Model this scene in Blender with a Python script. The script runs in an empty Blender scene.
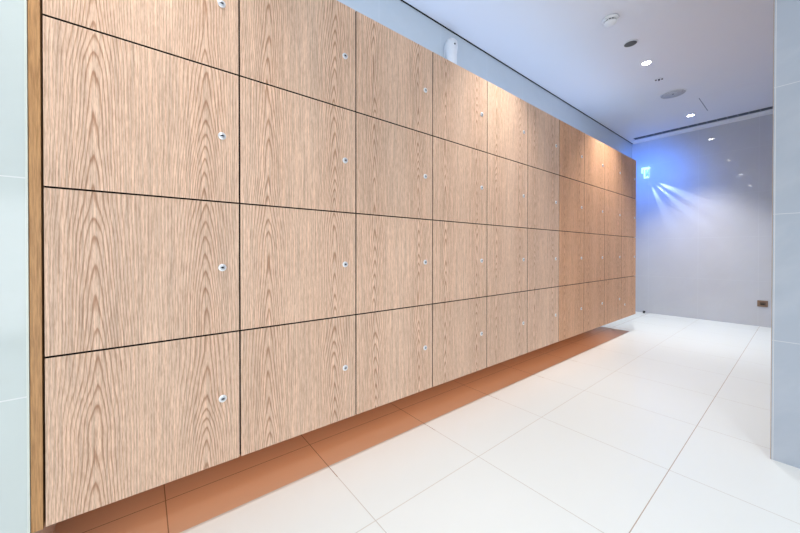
import bpy, bmesh, math, random
from mathutils import Vector, Matrix, Euler
random.seed(7)
C = bpy.context.scene.collection

# ------------------------------------------------------------------ measures (metres)
W = 0.5054            # width of one locker column
H = 0.48              # height of one locker row
ZB = 0.2126           # underside of the lockers above the floor
NC, NR = 10, 4
LEND = NC * W
ZC = 2.805            # ceiling
DX = -0.498           # wall behind the lockers
YB = 6.651            # far wall
PX, PY = 1.231, 2.567 # corner of the wall on the right
ROWX = 0.365          # line of ceiling fittings

# ------------------------------------------------------------------ materials
class NT:
    def __init__(s, name):
        s.m = bpy.data.materials.new(name); s.m.use_nodes = True
        s.t = s.m.node_tree; s.n = s.t.nodes; s.l = s.t.links
        s.b = s.n['Principled BSDF']
    def node(s, t, **k):
        n = s.n.new(t)
        for a, v in k.items(): setattr(n, a, v)
        return n
    def put(s, sock, v):
        if hasattr(v, 'is_output') or hasattr(v, 'links'): s.l.new(v, sock)
        else: sock.default_value = v
    def math(s, op, a, b=None, c=None, clamp=False):
        n = s.node('ShaderNodeMath', operation=op, use_clamp=clamp)
        s.put(n.inputs[0], a)
        if b is not None: s.put(n.inputs[1], b)
        if c is not None: s.put(n.inputs[2], c)
        return n.outputs[0]
    def pos(s):
        g = s.node('ShaderNodeNewGeometry'); x = s.node('ShaderNodeSeparateXYZ')
        s.l.new(g.outputs['Position'], x.inputs[0]); return x.outputs[0], x.outputs[1], x.outputs[2]
    def vec(s, x, y, z):
        n = s.node('ShaderNodeCombineXYZ')
        for i, v in enumerate((x, y, z)): s.put(n.inputs[i], v)
        return n.outputs[0]
    def noise(s, v, scale=1.0, detail=2.0, rough=0.5):
        n = s.node('ShaderNodeTexNoise'); s.l.new(v, n.inputs['Vector'])
        n.inputs['Scale'].default_value = scale; n.inputs['Detail'].default_value = detail
        n.inputs['Roughness'].default_value = rough
        return n.outputs['Fac']
    def ramp(s, f, stops, interp='LINEAR'):
        n = s.node('ShaderNodeValToRGB'); s.l.new(f, n.inputs[0]); cr = n.color_ramp; cr.interpolation = interp
        while len(cr.elements) < len(stops): cr.elements.new(0.5)
        for e, (p, c) in zip(cr.elements, stops):
            e.position = p; e.color = (c if len(c) == 4 else (*c, 1)) if hasattr(c, '__len__') else (c, c, c, 1)
        return n.outputs[0]
    def mix(s, f, a, b, mode='MIX'):
        n = s.node('ShaderNodeMix', data_type='RGBA', blend_type=mode)
        s.put(n.inputs[0], f); s.put(n.inputs[6], a if hasattr(a, 'links') else (*a, 1)); s.put(n.inputs[7], b if hasattr(b, 'links') else (*b, 1))
        return n.outputs[2]
    def line(s, coord, off, step, half):   # 1 on joints of a regular grid
        f = s.math('FRACT', s.math('ADD', s.math('DIVIDE', s.math('SUBTRACT', coord, off), step), 0.5))
        d = s.math('ABSOLUTE', s.math('SUBTRACT', f, 0.5))
        return s.math('LESS_THAN', d, half / step)

def plain(name, col, rough=0.5, metal=0.0, spec=0.5, emit=None, es=0):
    t = NT(name); x = t.b.inputs
    x['Roughness'].default_value = rough; x['Metallic'].default_value = metal; x['Specular IOR Level'].default_value = spec
    p = t.node('ShaderNodeTexCoord')
    f = t.noise(p.outputs['Object'], 35, 2)
    c = t.mix(f, tuple(v * 0.94 for v in col), tuple(min(1, v * 1.06) for v in col))
    t.l.new(c, x['Base Color'])
    if emit: x['Emission Color'].default_value = (*emit, 1); x['Emission Strength'].default_value = es
    return t.m

def oak_door():
    t = NT('oak_veneer'); X, Y, Z = t.pos()
    cy = t.math('DIVIDE', Y, W); col = t.math('FLOOR', cy)
    u = t.math('MULTIPLY', t.math('FRACT', cy), W)
    rz = t.math('DIVIDE', t.math('SUBTRACT', Z, ZB), H); row = t.math('FLOOR', rz)
    zl = t.math('MULTIPLY', t.math('SUBTRACT', t.math('FRACT', rz), 0.5), H)
    wn = t.node('ShaderNodeTexWhiteNoise'); t.l.new(t.vec(col, row, 0.3), wn.inputs[0])
    rs = t.node('ShaderNodeSeparateColor'); t.l.new(wn.outputs['Color'], rs.inputs[0])
    r1, r2, r3 = rs.outputs
    seedv = t.math('ADD', t.math('MULTIPLY', col, 3.7), t.math('MULTIPLY', row, 0.35))
    # slow wander of the leaf centre
    wob = t.math('MULTIPLY', t.math('SUBTRACT', t.noise(t.vec(seedv, 0.0, t.math('MULTIPLY', Z, 2.2)), 1.0, 1), 0.5), 0.03)
    big = t.noise(t.vec(t.math('MULTIPLY', Y, 12), t.math('MULTIPLY', Z, 1.3), seedv), 1.0, 2, 0.5)
    med = t.noise(t.vec(t.math('MULTIPLY', Y, 60), t.math('MULTIPLY', Z, 6), seedv), 1.0, 2)
    Vs = []
    for c, T, sd in ((0.105, 11.0, 0.0), (0.395, 14.0, 0.37)):
        dy = t.math('SUBTRACT', t.math('ADD', u, wob), c)
        d2 = t.math('MULTIPLY', dy, dy)
        r = t.math('SQRT', t.math('ADD', d2, 0.00016))
        env = t.math('EXPONENT', t.math('MULTIPLY', d2, -1.0 / (0.075 ** 2)))
        zz = t.math('MULTIPLY', t.math('ADD', zl, t.math('MULTIPLY', r1, 0.12)), T)
        bend = t.math('MULTIPLY', t.math('SUBTRACT', t.noise(t.vec(seedv, sd * 9, t.math('MULTIPLY', Z, 3.0)), 1, 1), 0.5), 5.0)
        V = t.math('ADD', t.math('MULTIPLY', r, 125.0), t.math('MULTIPLY', t.math('ADD', zz, bend), env))
        Vs.append((r, V, env))
    sel = t.math('LESS_THAN', Vs[1][0], Vs[0][0])
    V = t.math('ADD', t.math('MULTIPLY', Vs[1][1], sel), t.math('MULTIPLY', Vs[0][1], t.math('SUBTRACT', 1.0, sel)))
    env = t.math('MAXIMUM', Vs[0][2], Vs[1][2])
    V = t.math('ADD', V, t.math('MULTIPLY', t.math('SUBTRACT', big, 0.5), 2.4))
    V = t.math('ADD', V, t.math('MULTIPLY', t.math('SUBTRACT', med, 0.5), 0.7))
    saw = t.math('FRACT', V)
    ring = t.ramp(saw, [(0.0, 0.9), (0.08, 0.22), (0.25, 0.0), (0.66, 0.08), (0.84, 0.6), (0.93, 1.0), (1.0, 0.9)])
    # rings fade in the plain area between the leaves
    amp = t.math('ADD', 0.26, t.math('MULTIPLY', env, 0.58))
    ring = t.math('MULTIPLY', ring, amp)
    pores = t.noise(t.vec(t.math('MULTIPLY', Y, 420), t.math('MULTIPLY', Z, 26), seedv), 1.0, 2, 0.7)
    pores = t.ramp(pores, [(0.42, 0.0), (0.60, 1.0)])
    fine = t.noise(t.vec(t.math('MULTIPLY', Y, 210), t.math('MULTIPLY', Z, 3.5), seedv), 1.0, 3, 0.6)
    wide = t.noise(t.vec(t.math('MULTIPLY', Y, 7), t.math('MULTIPLY', Z, 1.2), 4.0), 1.0, 2)
    light = t.mix(wide, (0.89, 0.605, 0.43), (0.93, 0.68, 0.51))
    c = t.mix(ring, light, (0.46, 0.225, 0.125))
    pr = t.math('MULTIPLY', pores, t.math('ADD', 0.36, t.math('MULTIPLY', ring, 0.40)))
    c = t.mix(pr, c, (0.40, 0.20, 0.11))
    fr = t.ramp(fine, [(0.32, 0.76), (0.66, 1.10)])
    c = t.mix(1.0, c, fr, 'MULTIPLY')
    # the last four columns are a warmer batch of veneer
    warm = t.math('GREATER_THAN', col, 5.5)
    c = t.mix(t.math('MULTIPLY', warm, 0.85), c, t.mix(1.0, c, (0.93, 0.73, 0.55), 'MULTIPLY'))
    tone = t.math('ADD', 0.95, t.math('MULTIPLY', r2, 0.08))
    c = t.mix(1.0, c, t.vec(tone, tone, tone), 'MULTIPLY')
    t.l.new(c, t.b.inputs['Base Color'])
    rr = t.math('ADD', 0.40, t.math('MULTIPLY', pores, 0.15)); t.l.new(rr, t.b.inputs['Roughness'])
    t.b.inputs['Specular IOR Level'].default_value = 0.35
    bp = t.node('ShaderNodeBump'); bp.inputs['Strength'].default_value = 0.12; bp.inputs['Distance'].default_value = 0.0006
    t.l.new(t.math('SUBTRACT', 1.0, t.math('ADD', pr, t.math('MULTIPLY', ring, 0.4))), bp.inputs['Height']); t.l.new(bp.outputs[0], t.b.inputs['Normal'])
    return t.m

def oak_plain(name, ca, cb, glow=None):
    t = NT(name); X, Y, Z = t.pos()
    f = t.noise(t.vec(t.math('MULTIPLY', X, 180), t.math('MULTIPLY', Y, 260), t.math('MULTIPLY', Z, 14)), 1.0, 3, 0.65)
    c = t.ramp(f, [(0.32, cb), (0.62, ca)])
    t.l.new(c, t.b.inputs['Base Color']); t.b.inputs['Roughness'].default_value = 0.5
    return t.m

def tile_wall(name, base, axis, off, zoff=0.0, rough=0.13, joint=(0.8, 0.83, 0.86), jstr=0.45, spec=0.5, vein=0.5):
    t = NT(name); X, Y, Z = t.pos(); a = X if axis == 'x' else Y
    j = t.math('MAXIMUM', t.line(a, off, 0.6, 0.0016), t.line(Z, zoff, 0.6, 0.0016))
    v = t.noise(t.vec(t.math('MULTIPLY', t.math('ADD', X, Y), 1.2), t.math('MULTIPLY', Z, 0.5), t.math('ADD', X, t.math('MULTIPLY', Z, -1.6))), 1.3, 5, 0.6)
    vv = t.ramp(v, [(0.40, 0.0), (0.50, 1.0), (0.56, 0.0)])
    w = t.noise(t.vec(X, Y, Z), 1.7, 3)
    c = t.mix(w, tuple(k * 0.95 for k in base), tuple(min(1, k * 1.05) for k in base))
    c = t.mix(t.math('MULTIPLY', vv, 0.12 * vein), c, (0.85, 0.86, 0.88))
    c = t.mix(t.math('MULTIPLY', j, jstr), c, joint)
    t.l.new(c, t.b.inputs['Base Color']); t.b.inputs['Roughness'].default_value = rough
    t.b.inputs['Specular IOR Level'].default_value = spec
    return t.m

def floor_mat():
    t = NT('white_floor_tile'); X, Y, Z = t.pos()
    jy = t.line(Y, 0.287, 0.6, 0.0017)
    jx = t.line(X, -0.253, 0.6, 0.0017)
    dark = t.math('GREATER_THAN', X, 0.70)
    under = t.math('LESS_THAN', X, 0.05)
    w = t.noise(t.vec(X, Y, Z), 0.9, 4, 0.55)
    c = t.mix(w, (0.76, 0.80, 0.79), (0.82, 0.855, 0.85))
    # warm brown shadow of the lockers painted into the floor colour
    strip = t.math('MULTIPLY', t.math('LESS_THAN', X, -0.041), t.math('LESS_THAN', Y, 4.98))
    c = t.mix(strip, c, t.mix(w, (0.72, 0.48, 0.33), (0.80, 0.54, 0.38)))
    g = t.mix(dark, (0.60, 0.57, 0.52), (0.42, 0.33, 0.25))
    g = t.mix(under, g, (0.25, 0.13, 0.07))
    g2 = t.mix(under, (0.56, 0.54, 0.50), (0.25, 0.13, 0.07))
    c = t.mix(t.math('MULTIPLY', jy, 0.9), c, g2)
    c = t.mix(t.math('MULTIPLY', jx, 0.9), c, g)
    t.l.new(c, t.b.inputs['Base Color']); t.b.inputs['Roughness'].default_value = 0.33
    t.b.inputs['Specular IOR Level'].default_value = 0.4
    return t.m

def ceiling_mat():
    t = NT('ceiling_paint'); X, Y, Z = t.pos()
    w = t.noise(t.vec(X, Y, Z), 1.2, 3)
    c = t.mix(w, (0.74, 0.75, 0.80), (0.77, 0.78, 0.83))
    t.l.new(c, t.b.inputs['Base Color']); t.b.inputs['Roughness'].default_value = 0.75
    return t.m

M = dict(
    oak=oak_door(),
    side=oak_plain('oak_lipping', (0.60, 0.32, 0.13), (0.36, 0.17, 0.06)),
    carc=oak_plain('oak_carcass', (0.50, 0.26, 0.12), (0.36, 0.17, 0.075)),
    dark=plain('dark_recess', (0.012, 0.009, 0.007), 0.9, spec=0.1),
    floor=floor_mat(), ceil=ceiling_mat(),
    wback=tile_wall('grey_wall_tile', (0.64, 0.645, 0.69), 'x', -0.268, rough=0.035, jstr=0.4, vein=0.4),
    wleft=tile_wall('pale_wall_tile', (0.60, 0.66, 0.70), 'y', 1.49, rough=0.22),
    wnear=tile_wall('pale_marble_tile', (0.64, 0.70, 0.68), 'y', -0.63, zoff=-0.008, rough=0.12, joint=(0.9, 0.9, 0.9), jstr=0.7),
    wpier=tile_wall('blue_grey_marble_tile', (0.46, 0.52, 0.61), 'x', 1.836, zoff=-0.03, rough=0.14, joint=(0.8, 0.8, 0.8), jstr=0.6, vein=0.8),
    white=plain('white_plastic', (0.80, 0.81, 0.82), 0.35),
    whitep=plain('white_metal', (0.74, 0.75, 0.77), 0.45),
    chrome=plain('brushed_chrome', (0.92, 0.92, 0.93), 0.3, 0.6),
    steel=plain('lock_core_steel', (0.62, 0.64, 0.68), 0.3, 0.6),
    black=plain('black_plastic', (0.015, 0.014, 0.014), 0.5),
    grey=plain('grey_grille', (0.17, 0.165, 0.15), 0.7, 0.2),
    pgrey=plain('pale_grey_grille', (0.62, 0.64, 0.68), 0.7),
    bronze=plain('bronze_metal', (0.30, 0.20, 0.14), 0.35, 0.6),
    bronzed=plain('dark_bronze', (0.16, 0.105, 0.075), 0.4, 0.5),
    lamp=plain('downlight_lens', (1, 1, 1), 0.4, emit=(1.0, 0.97, 0.92), es=45),
    sign=plain('sign_glow', (0.6, 0.95, 0.85), 0.4, emit=(0.75, 1.0, 0.80), es=0.75),
    signg=plain('sign_green', (0.03, 0.22, 0.17), 0.5, emit=(0.05, 0.35, 0.28), es=0.35),
    slot=plain('slot_blue_grey', (0.06, 0.075, 0.10), 0.6),
    tr=plain('pale_edge_trim', (0.72, 0.76, 0.68), 0.35),
)

# ------------------------------------------------------------------ mesh helpers
def add_box(bm, x0, x1, y0, y1, z0, z1, mi=0, bev=0.0):
    vs = [bm.verts.new((x, y, z)) for x in (x0, x1) for y in (y0, y1) for z in (z0, z1)]
    fs = []
    for q in ((0, 1, 3, 2), (4, 6, 7, 5), (0, 4, 5, 1), (2, 3, 7, 6), (0, 2, 6, 4), (1, 5, 7, 3)):
        f = bm.faces.new([vs[i] for i in q]); f.material_index = mi; fs.append(f)
    if bev:
        es = list({e for f in fs for e in f.edges})
        r = bmesh.ops.bevel(bm, geom=es, offset=bev, segments=2, profile=0.6, affect='EDGES')
        for f in r['faces']: f.material_index = mi
    return fs

def add_lathe(bm, prof, n=32, mat=Matrix(), mi=0, smooth=True, cap0=True, cap1=True):
    rings = []
    for r, z in prof:
        rings.append([bm.verts.new(mat @ Vector((r * math.cos(2 * math.pi * k / n), r * math.sin(2 * math.pi * k / n), z))) for k in range(n)])
    for a, b in zip(rings, rings[1:]):
        for k in range(n):
            f = bm.faces.new((a[k], a[(k + 1) % n], b[(k + 1) % n], b[k])); f.material_index = mi; f.smooth = smooth
    if cap0: f = bm.faces.new(list(reversed(rings[0]))); f.material_index = mi
    if cap1: f = bm.faces.new(rings[-1]); f.material_index = mi

def obj(name, bm, mats, parent=None, loc=None):
    bmesh.ops.recalc_face_normals(bm, faces=bm.faces)
    me = bpy.data.meshes.new(name); bm.to_mesh(me); bm.free()
    for m in (mats if isinstance(mats, (list, tuple)) else [mats]): me.materials.append(m)
    o = bpy.data.objects.new(name, me); C.objects.link(o)
    if parent: o.parent = parent
    if loc: o.location = loc
    return o

def tag(o, label, cat, group=None):
    o['label'] = label; o['category'] = cat
    if group: o['group'] = group
    return o

def thing(name, label, cat, loc=(0, 0, 0), rot=(0, 0, 0), group=None):
    o = bpy.data.objects.new(name, None); C.objects.link(o); o.empty_display_size = 0.05
    o.location = loc; o.rotation_euler = rot
    return tag(o, label, cat, group)

def struct(name, boxes, mat, bev=0.0):
    bm = bmesh.new()
    for b in boxes: add_box(bm, *b, bev=bev)
    o = obj(name, bm, mat); o['kind'] = 'structure'
    return o

def dup(root, loc, label, group=None):
    r = root.copy(); C.objects.link(r); r.location = loc; r['label'] = label
    if group: r['group'] = group
    for ch in list(root.children):
        c = ch.copy(); C.objects.link(c); c.parent = r
        for g in list(ch.children):
            d = g.copy(); C.objects.link(d); d.parent = c
    return r

# ------------------------------------------------------------------ the room
XR, YN = 4.2, -3.2
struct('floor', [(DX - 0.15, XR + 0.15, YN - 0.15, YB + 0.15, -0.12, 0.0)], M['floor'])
struct('ceiling', [(DX - 0.15, XR + 0.15, YN - 0.15, YB + 0.15, ZC, ZC + 0.12)], M['ceil'])
struct('wall_back', [(DX - 0.15, PX, YB, YB + 0.15, 0, ZC)], M['wback'])
struct('wall_left', [(DX - 0.15, DX, -0.03, YB, 0, ZC)], M['wleft'])
struct('wall_left_near', [(DX - 0.15, 0.0, YN, -0.030, 0, ZC)], M['wnear'])
struct('wall_right', [(PX, XR + 0.15, PY, YB + 0.15, 0, ZC)], M['wpier'])
struct('wall_right_near', [(XR, XR + 0.15, YN, PY, 0, ZC)], M['wpier'])
struct('wall_front', [(DX - 0.15, XR + 0.15, YN - 0.15, YN, 0, ZC)], M['wnear'])
# dark strip standing in for the shadow gap where the ceiling meets the wall over the lockers
struct('shadow_gap_strip', [(DX + 0.0005, DX + 0.008, -0.028, YB - 0.001, ZC - 0.006, ZC - 0.0005)], M['dark'])
# pale edge profile on the near wall corner
struct('trim_2', [(-0.02, 0.003, -0.0305, -0.0265, 0.001, ZC - 0.001)], M['tr'])
# brown strip coloured as the reflection along the right hand corner
struct('reflection_strip', [(PX - 0.003, PX - 0.0005, PY - 0.001, PY + 0.005, 0.001, 2.8)], plain('reflection_line', (0.45, 0.36, 0.30), 0.6))
# concealed plinth that carries the lockers, set far back
struct('trim_4', [(DX + 0.001, DX + 0.05, 0.0, LEND - 0.35, 0.001, ZB - 0.001)], M['carc'])

# ------------------------------------------------------------------ lockers
FX = 0.0; TH = 0.018; G = 0.0027
def make_locker():
    t = thing('locker', 'x', 'locker')
    bm = bmesh.new()
    x0, x1, y0, y1, z0, z1, k = DX + 0.008, -TH - 0.003, 0.0006, W - 0.0006, 0.0006, H - 0.0006, 0.016
    add_box(bm, x0, x1, y0, y0 + k, z0, z1, 0); add_box(bm, x0, x1, y1 - k, y1, z0, z1, 0)
    add_box(bm, x0, x1, y0 + k, y1 - k, z0, z0 + k, 0); add_box(bm, x0, x1, y0 + k, y1 - k, z1 - k, z1, 0)
    add_box(bm, x0, x0 + 0.006, y0 + k, y1 - k, z0 + k, z1 - k, 0)
    # dark front edges of the carcass seen through the gaps between doors
    add_box(bm, x1, x1 + 0.0015, y0, y0 + k, z0, z1, 1); add_box(bm, x1, x1 + 0.0015, y1 - k, y1, z0, z1, 1)
    add_box(bm, x1, x1 + 0.0015, y0 + k, y1 - k, z0, z0 + k, 1); add_box(bm, x1, x1 + 0.0015, y0 + k, y1 - k, z1 - k, z1, 1)
    obj('carcass', bm, [M['carc'], M['dark']], t)
    bm = bmesh.new()
    add_box(bm, -TH, FX, G, W - G, G, H - G, 0, bev=0.0006)
    # dark door edges and backs
    bm.faces.ensure_lookup_table()
    for f in bm.faces:
        n = f.calc_center_median()
        if n.x < -0.002: f.material_index = 1
    d = obj('door', bm, [M['oak'], M['dark']], t)
    bm = bmesh.new()
    R = Matrix.Rotation(math.pi / 2, 4, 'Y')
    add_lathe(bm, [(0.0135, 0.0), (0.0135, 0.0022), (0.0122, 0.0036), (0.0085, 0.0040)], 28, R, 0, cap1=False)
    add_lathe(bm, [(0.0085, 0.0040), (0.0078, 0.0026), (0.0074, 0.0030), (0.0070, 0.0052), (0.0, 0.0054)], 28, R, 1, cap0=False, cap1=False)
    add_box(bm, 0.0050, 0.0058, -0.0050, 0.0050, -0.0018, 0.0018, 2)
    add_lathe(bm, [(0.0032, 0.0050), (0.0032, 0.0058), (0.0, 0.0058)], 12, R, 2, cap0=False, cap1=False)
    k = obj('cam_lock', bm, [M['chrome'], M['steel'], M['black']], d, (0.0002, W - 0.0585, H / 2))
    k['label'] = 'small round chrome cam lock'
    return t
colw = ['first', 'second', 'third', 'fourth', 'fifth', 'sixth', 'seventh', 'eighth', 'ninth', 'tenth']
roww = ['bottom row', 'third row down', 'second row down', 'top row']
grp = 'oak veneer lockers hung along the left wall'
base = make_locker()
for c in range(NC):
    for r in range(NR):
        tone = 'warm brown oak' if c > 5 else 'pale oak'
        if c == 0: where = 'in the %s, nearest column, beside the pale wall' % roww[r]
        elif c == NC - 1: where = 'in the %s of the farthest column' % roww[r]
        else: where = 'in the %s, %s column from the left' % (roww[r], colw[c])
        lab = '%s locker %s' % (tone, where)
        if c == NC - 1 and r == 0: lab = 'warm brown oak locker, bottom row, farthest column, lock on its left side'
        loc = (0, c * W, ZB + r * H)
        if c == 0 and r == 0: o = base; o.location = loc; o['label'] = lab; o['group'] = grp
        else: o = dup(base, loc, lab, grp)
        if c == NC - 1 and r == 0:
            o.children[1].children[0].location.y = 0.11 if o.children[1].children else 0
            for ch in o.children:
                for g in ch.children: g.location.y = 0.115; g.location.z = 0.16
bm = bmesh.new()
add_box(bm, -0.40, -0.001, -0.0255, -0.0025, ZB - 0.002, ZB + NR * H + 0.004, 0, bev=0.0015)
tag(obj('end_panel', bm, M['side']), 'narrow darker oak upright closing the near end of the lockers', 'panel')

# ------------------------------------------------------------------ ceiling fittings
def ring(bm, r0, r1, z0, z1, mi=0, n=40):
    add_lathe(bm, [(r0, z1), (r0, z0), (r1, z0), (r1 + 0.002, z1)], n, Matrix(), mi, smooth=False, cap0=False, cap1=False)

dl_y = [5.92, 4.01, 2.12, 0.10]
dl_lab = ['small lit round ceiling downlight nearest the slot vent', 'small lit round ceiling downlight between the grey grille and the sprinkler',
          'small lit round ceiling downlight above the fifth locker column', 'small lit round ceiling downlight above the first locker column']
def make_dl():
    t = thing('downlight', 'x', 'light', group='downlights in a line along the lockers')
    bm = bmesh.new(); ring(bm, 0.034, 0.042, -0.003, 0.0); obj('trim_ring', bm, M['whitep'], t)
    bm = bmesh.new(); add_lathe(bm, [(0.0, -0.0012), (0.0335, -0.0012), (0.0335, 0.0)], 32, Matrix(), 0, cap0=False, cap1=False)
    obj('lens', bm, M['lamp'], t)
    return t
dl = make_dl()
for i, y in enumerate(dl_y):
    loc = (ROWX, y, ZC - 0.0005)
    if i == 0: dl.location = loc; dl['label'] = dl_lab[0]
    else: dup(dl, loc, dl_lab[i])

t = thing('smoke_detector', 'round white smoke detector with dark vents, hanging from the ceiling', 'smoke detector', (0.372, 3.07, ZC))
bm = bmesh.new(); add_lathe(bm, [(0.052, 0.0), (0.056, -0.003), (0.056, -0.012), (0.050, -0.018), (0.0, -0.018)], 36, cap1=False); obj('base', bm, M['white'], t)
bm = bmesh.new(); add_lathe(bm, [(0.036, -0.017), (0.036, -0.029)], 32, mi=0)
for k in range(12):
    a = 2 * math.pi * k / 12; m = Matrix.Rotation(a, 4, 'Z')
    for v in range(1):
        vs = [bm.verts.new(m @ Vector(p)) for p in ((0.0355, -0.0025, -0.017), (0.0445, -0.0025, -0.017), (0.0425, -0.0025, -0.030), (0.0355, -0.0025, -0.030),
                                                     (0.0355, 0.0025, -0.017), (0.0445, 0.0025, -0.017), (0.0425, 0.0025, -0.030), (0.0355, 0.0025, -0.030))]
        for q in ((0, 1, 2, 3), (7, 6, 5, 4), (0, 4, 5, 1), (1, 5, 6, 2), (2, 6, 7, 3), (3, 7, 4, 0)):
            f = bm.faces.new([vs[i] for i in q]); f.material_index = 1
obj('vent_ring', bm, [M['black'], M['white']], t)
bm = bmesh.new(); add_lathe(bm, [(0.044, -0.029), (0.043, -0.036), (0.036, -0.044), (0.020, -0.049), (0.0, -0.050)], 36, cap1=False); obj('cap', bm, M['white'], t)

def grille(name, label, cat, x, y, r, mat, rmat, hole, dot=False, rw=0.006, hmat=None):
    t = thing(name, label, cat, (x, y, ZC))
    bm = bmesh.new(); ring(bm, r - rw, r, -0.006, 0.0); obj('rim', bm, rmat, t)
    bm = bmesh.new(); add_lathe(bm, [(r - rw, 0.0), (r - rw, -0.004), (0.0, -0.004)], 40, cap0=False, cap1=False)
    # perforations: small dark discs just proud of the face
    rr = hole * 3.2
    while rr < r - rw - hole * 1.5:
        n = max(6, int(2 * math.pi * rr / (hole * 3.4)))
        for k in range(n):
            a = 2 * math.pi * k / n
            add_lathe(bm, [(hole, -0.0042), (0.0, -0.0043)], 6, Matrix.Translation((rr * math.cos(a), rr * math.sin(a), 0)), 1, cap0=False, cap1=False)
        rr += hole * 3.4
    obj('grille', bm, [mat, hmat or M['slot']], t)
    if dot:
        bm = bmesh.new(); add_lathe(bm, [(0.009, -0.004), (0.008, -0.008), (0.0, -0.009)], 16, cap1=False); obj('centre_screw', bm, M['black'], t)
    return t
grille('ceiling_speaker', 'small round dark grey grille speaker in the ceiling beside the smoke detector', 'speaker', 0.369, 3.545, 0.054, M['grey'], M['whitep'], 0.0022, rw=0.007)
grille('ceiling_speaker', 'large round pale grey perforated ceiling speaker with a dark centre dot', 'speaker', 0.368, 4.985, 0.118, M['pgrey'], M['whitep'], 0.0026, dot=True, rw=0.007, hmat=M['bronzed'])

t = thing('sprinkler_head', 'tiny recessed ceiling sprinkler head between the downlight and the large speaker', 'sprinkler', (0.358, 4.467, ZC))
bm = bmesh.new(); ring(bm, 0.024, 0.036, -0.003, 0.0); add_lathe(bm, [(0.024, -0.002), (0.0, -0.002)], 24, cap0=False, cap1=False); obj('escutcheon', bm, M['whitep'], t)
bm = bmesh.new()
for s in (-1, 0, 1): add_box(bm, s * 0.024 - 0.006, s * 0.024 + 0.006, s * 0.01 - 0.006, s * 0.01 + 0.006, -0.016 if s == 0 else -0.010, -0.001)
obj('deflector', bm, M['black'], t)

t = thing('slot_diffuser', 'long dark linear slot air vent in the ceiling along the far wall', 'air vent', (0, 6.405, ZC))
x0, x1 = -0.40, PX - 0.01
bm = bmesh.new(); add_box(bm, x0, x1, -0.058, -0.055, -0.003, -0.0005); add_box(bm, x0, x1, 0.055, 0.058, -0.003, -0.0005)
add_box(bm, x0 - 0.005, x0, -0.045, 0.045, -0.006, -0.0005); obj('frame', bm, M['whitep'], t)
bm = bmesh.new(); add_box(bm, x0, x1, -0.055, 0.055, -0.0012, -0.0004); obj('slot', bm, M['slot'], t)
bg = plain('blade_grey', (0.15, 0.18, 0.24), 0.5); x = x0 + 0.05
while x < x1:
    bm = bmesh.new(); add_box(bm, x, x + 0.012, -0.054, 0.054, -0.003, -0.0012); obj('blade', bm, bg, t); x += 0.1
# white ceiling margin between the slot and the wall
struct('trim_5', [(DX + 0.02, PX - 0.002, 6.50, YB - 0.001, ZC - 0.012, ZC - 0.0005)], plain('white_margin', (0.90, 0.91, 0.93), 0.5))

t = thing('access_hatch', 'flush square ceiling access hatch right of the large round speaker', 'hatch', (0.80, 5.63, ZC))
bm = bmesh.new(); add_box(bm, -0.262, 0.262, -0.262, 0.262, -0.0018, -0.0003, bev=0.0004); obj('panel', bm, M['ceil'], t)
bm = bmesh.new(); add_box(bm, -0.27, -0.264, -0.27, 0.27, -0.003, -0.0003); obj('edge_strip', bm, plain('hatch_gap', (0.20, 0.22, 0.27), 0.7), t)

# ------------------------------------------------------------------ wall and floor fittings
t = thing('wall_sensor', 'white rounded sensor on the wall, showing just above the fourth locker column', 'sensor', (DX, 2.150, 2.425))
bm = bmesh.new(); add_box(bm, 0.0005, 0.018, -0.030, 0.040, -0.02, 0.225, bev=0.006); obj('mounting_plate', bm, M['whitep'], t)
bm = bmesh.new()
prof = [(0.0, -0.03), (0.036, -0.028), (0.040, -0.018), (0.042, 0.05), (0.044, 0.13), (0.050, 0.18), (0.051, 0.205), (0.047, 0.232), (0.034, 0.250), (0.014, 0.258), (0.0, 0.2585)]
add_lathe(bm, prof, 32, Matrix.Translation((0.058, 0, 0)), cap0=False, cap1=False); obj('body', bm, M['white'], t)
bm = bmesh.new(); add_lathe(bm, [(0.008, 0.0), (0.007, 0.004), (0.0, 0.006)], 16, Matrix.Translation((0.104, -0.012, 0.195)) @ Matrix.Rotation(math.radians(-15), 4, 'Z') @ Matrix.Rotation(math.pi / 2, 4, 'Y'), cap1=False)
obj('lens', bm, M['black'], t)

t = thing('exit_sign', 'small glowing pale green exit sign high on the far wall', 'sign', (-0.300, YB, 2.19))
bm = bmesh.new()
add_box(bm, -0.055, 0.052, -0.055, -0.0005, 0.155, 0.172, bev=0.003); obj('housing', bm, M['sign'], t)
bm = bmesh.new(); add_box(bm, -0.030, 0.038, -0.020, -0.012, 0.0, 0.156, bev=0.002)
p = obj('sign_panel', bm, M['sign'], t)
bm = bmesh.new()
def stroke(x0, x1, z0, z1): add_box(bm, x0, x1, -0.0222, -0.0202, z0, z1)
# running-figure / door pictogram reduced to vertical marks as in the photo
stroke(-0.006, 0.003, 0.02, 0.14); stroke(0.027, 0.034, 0.02, 0.135)
stroke(0.003, 0.027, 0.128, 0.134)
stroke(0.010, 0.018, 0.098, 0.112); stroke(0.009, 0.020, 0.060, 0.094); stroke(0.006, 0.012, 0.030, 0.060); stroke(0.018, 0.024, 0.034, 0.062)
g = obj('pictogram', bm, M['signg'], p); g['label'] = 'dark green pictogram'
bm = bmesh.new(); add_box(bm, -0.058, -0.040, -0.05, -0.03, 0.085, 0.156, bev=0.003); obj('arm', bm, M['sign'], t)

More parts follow.
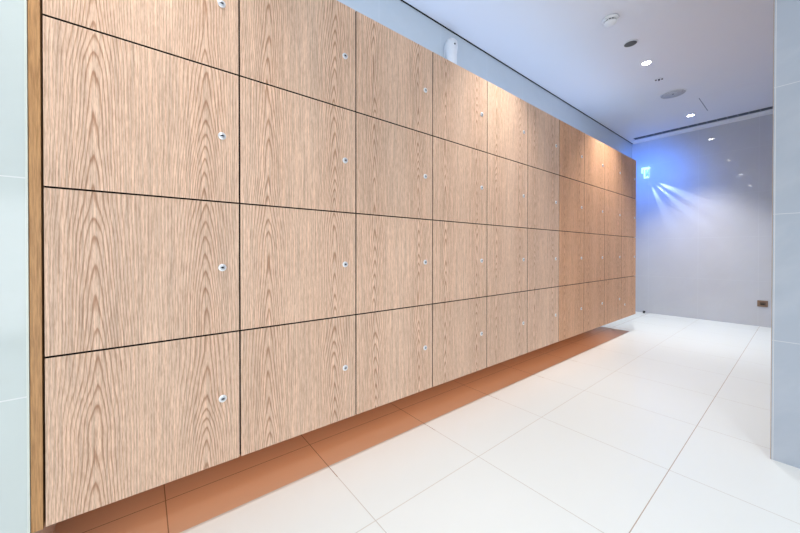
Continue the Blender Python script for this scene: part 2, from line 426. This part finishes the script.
t = thing('wall_socket', 'square bronze wall socket with a dark slot, low on the far wall', 'socket', (0.972, YB, 0.306))
bm = bmesh.new(); add_box(bm, -0.047, 0.047, -0.009, -0.0005, -0.041, 0.041, bev=0.003); obj('plate', bm, M['bronze'], t)
bm = bmesh.new(); add_box(bm, -0.024, 0.030, -0.0115, -0.008, -0.020, 0.020, bev=0.001); ins = obj('insert', bm, M['bronzed'], t)
bm = bmesh.new(); add_box(bm, -0.016, 0.018, -0.0128, -0.0112, -0.014, 0.002); obj('slot', bm, M['black'], ins)

t = thing('door_stop', 'small black floor stop at the foot of the far wall', 'door stop', (-0.307, 6.59, 0))
bm = bmesh.new(); add_lathe(bm, [(0.020, 0.0), (0.020, 0.004), (0.012, 0.007), (0.011, 0.022)], 20, cap1=True); obj('base', bm, M['black'], t)
bm = bmesh.new(); add_lathe(bm, [(0.017, 0.020), (0.019, 0.026), (0.017, 0.034), (0.0, 0.036)], 20, cap1=False); obj('rubber_cap', bm, M['black'], t)
bm = bmesh.new(); add_box(bm, 0.010, 0.045, -0.006, 0.006, 0.001, 0.012, bev=0.002); obj('bracket', bm, M['steel'], t)

# ------------------------------------------------------------------ lights
def lamp(kind, name, loc, target, power, col, **k):
    L = bpy.data.lights.new(name, kind); L.energy = power; L.color = col
    for a, v in k.items(): setattr(L, a, v)
    o = bpy.data.objects.new(name, L); C.objects.link(o); o.location = loc
    d = Vector(target) - Vector(loc); o.rotation_euler = d.to_track_quat('-Z', 'Y').to_euler()
    return o
WARM = (1.0, 0.975, 0.94)
for y, pw, an in zip(dl_y + [-1.8], (200, 150, 98, 72, 80), (86, 92, 86, 86, 90)):
    lamp('SPOT', 'downlight_lamp', (ROWX, y, ZC - 0.02), (ROWX, y, 0), pw, WARM, spot_size=math.radians(an), spot_blend=1.0, shadow_soft_size=0.022)
for (x, y) in ((1.9, 1.1), (1.9, -1.0), (3.2, 1.1), (3.2, -1.0)):  # unseen spots added to brighten the near room, without fittings
    lamp('SPOT', 'room_fill_spot', (x, y, ZC - 0.02), (x, y, 0), 70, (0.90, 0.96, 1.0), spot_size=math.radians(100), spot_blend=1.0, shadow_soft_size=0.03)
# unseen fill panel added for the light of the wider room, from the side
lamp('AREA', 'room_fill', (3.9, 0.0, 0.85), (0.0, 1.0, 0.60), 66, (0.97, 0.985, 1.0), shape='RECTANGLE', size=4.4, size_y=1.4)
def strip(name, loc, rot, power, col, sx, sy):
    o = lamp('AREA', name, loc, (loc[0], loc[1], loc[2] - 1), power, col, shape='RECTANGLE', size=sx, size_y=sy)
    o.rotation_euler = rot
    return o
# cool strip lying on top of the lockers, washing the wall and ceiling
strip('cove_lamp', (-0.30, 2.45, ZB + NR * H + 0.03), (0, math.pi, 0), 11, (0.48, 0.68, 1.0), 0.05, 4.9)
# unseen spot added for the blue glow in the far corner, kept out of reflections
lamp('SPOT', 'blue_glow_fill', (-0.20, 5.85, 2.40), (-0.34, 6.65, 2.05), 46, (0.05, 0.24, 1.0), spot_size=math.radians(125), spot_blend=1.0, shadow_soft_size=0.12).visible_glossy = False
# narrow beams thrown along the wall by the sign
def beam(x, z, power, wide, narrow):
    src = Vector((-0.29, YB - 0.12, 2.20)); d = (Vector((x, YB, z)) - src).normalized()
    o = lamp('SPOT', 'sign_beam', src, (x, YB, z), power, (0.60, 0.78, 1.0), spot_size=math.radians(wide), spot_blend=0.8, shadow_soft_size=0.003)
    zl = -d; xl = Vector((0, 1, 0)).cross(zl).normalized(); yl = zl.cross(xl)
    m = Matrix((xl, yl, zl)).transposed().to_4x4(); m.translation = src
    o.matrix_world = m @ Matrix.Diagonal((narrow, 1, 1, 1))
beam(0.14, 1.10, 14, 60, 0.18)
beam(0.85, 0.85, 22, 60, 0.13)
beam(1.30, 1.05, 26, 60, 0.20)
# unseen spot added to tint a greenish patch on the fifth column
lamp('SPOT', 'green_patch_fill', (1.1, 2.5, ZC - 0.02), (0.0, 2.15, 1.95), 3.5, (0.45, 1.0, 0.40), spot_size=math.radians(16), spot_blend=0.5, shadow_soft_size=0.01)
# unseen warm strip light added to tint the shade under the lockers
strip('under_locker_fill', (-0.12, LEND / 2 - 0.1, ZB - 0.01), (0, 0, 0), 2.4, (1.0, 0.55, 0.28), 0.08, 4.7)

w = bpy.data.worlds.new('World'); bpy.context.scene.world = w; w.use_nodes = True
w.node_tree.nodes['Background'].inputs[0].default_value = (0.6, 0.7, 0.8, 1); w.node_tree.nodes['Background'].inputs[1].default_value = 0.3

# ------------------------------------------------------------------ camera (solved from the photograph)
cd = bpy.data.cameras.new('camera'); cam = bpy.data.objects.new('camera', cd); C.objects.link(cam)
cd.sensor_width = 36; cd.sensor_fit = 'HORIZONTAL'; cd.lens = 323.7086 / 800 * 36; cd.clip_start = 0.02
cd.shift_x = 0.0; cd.shift_y = -(266.5 - 253.89067) / 800
cam.location = (1.33091, 0.217635, 0.990397)
yaw, pit, rol = 0.8981715, -0.0061852, 0.00048312
fw = Vector((-math.sin(yaw) * math.cos(pit), math.cos(yaw) * math.cos(pit), math.sin(pit)))
r = Vector((math.cos(yaw), math.sin(yaw), 0)); u = r.cross(fw)
r2 = math.cos(rol) * r + math.sin(rol) * u; u2 = -math.sin(rol) * r + math.cos(rol) * u
cam.rotation_euler = Matrix((r2, u2, -fw)).transposed().to_euler()
sc = bpy.context.scene; sc.camera = cam
sc.view_settings.view_transform = 'Standard'; sc.view_settings.look = 'None'
sc.view_settings.exposure = 0.0; sc.view_settings.gamma = 1.0
sc.cycles.max_bounces = 10; sc.cycles.diffuse_bounces = 6
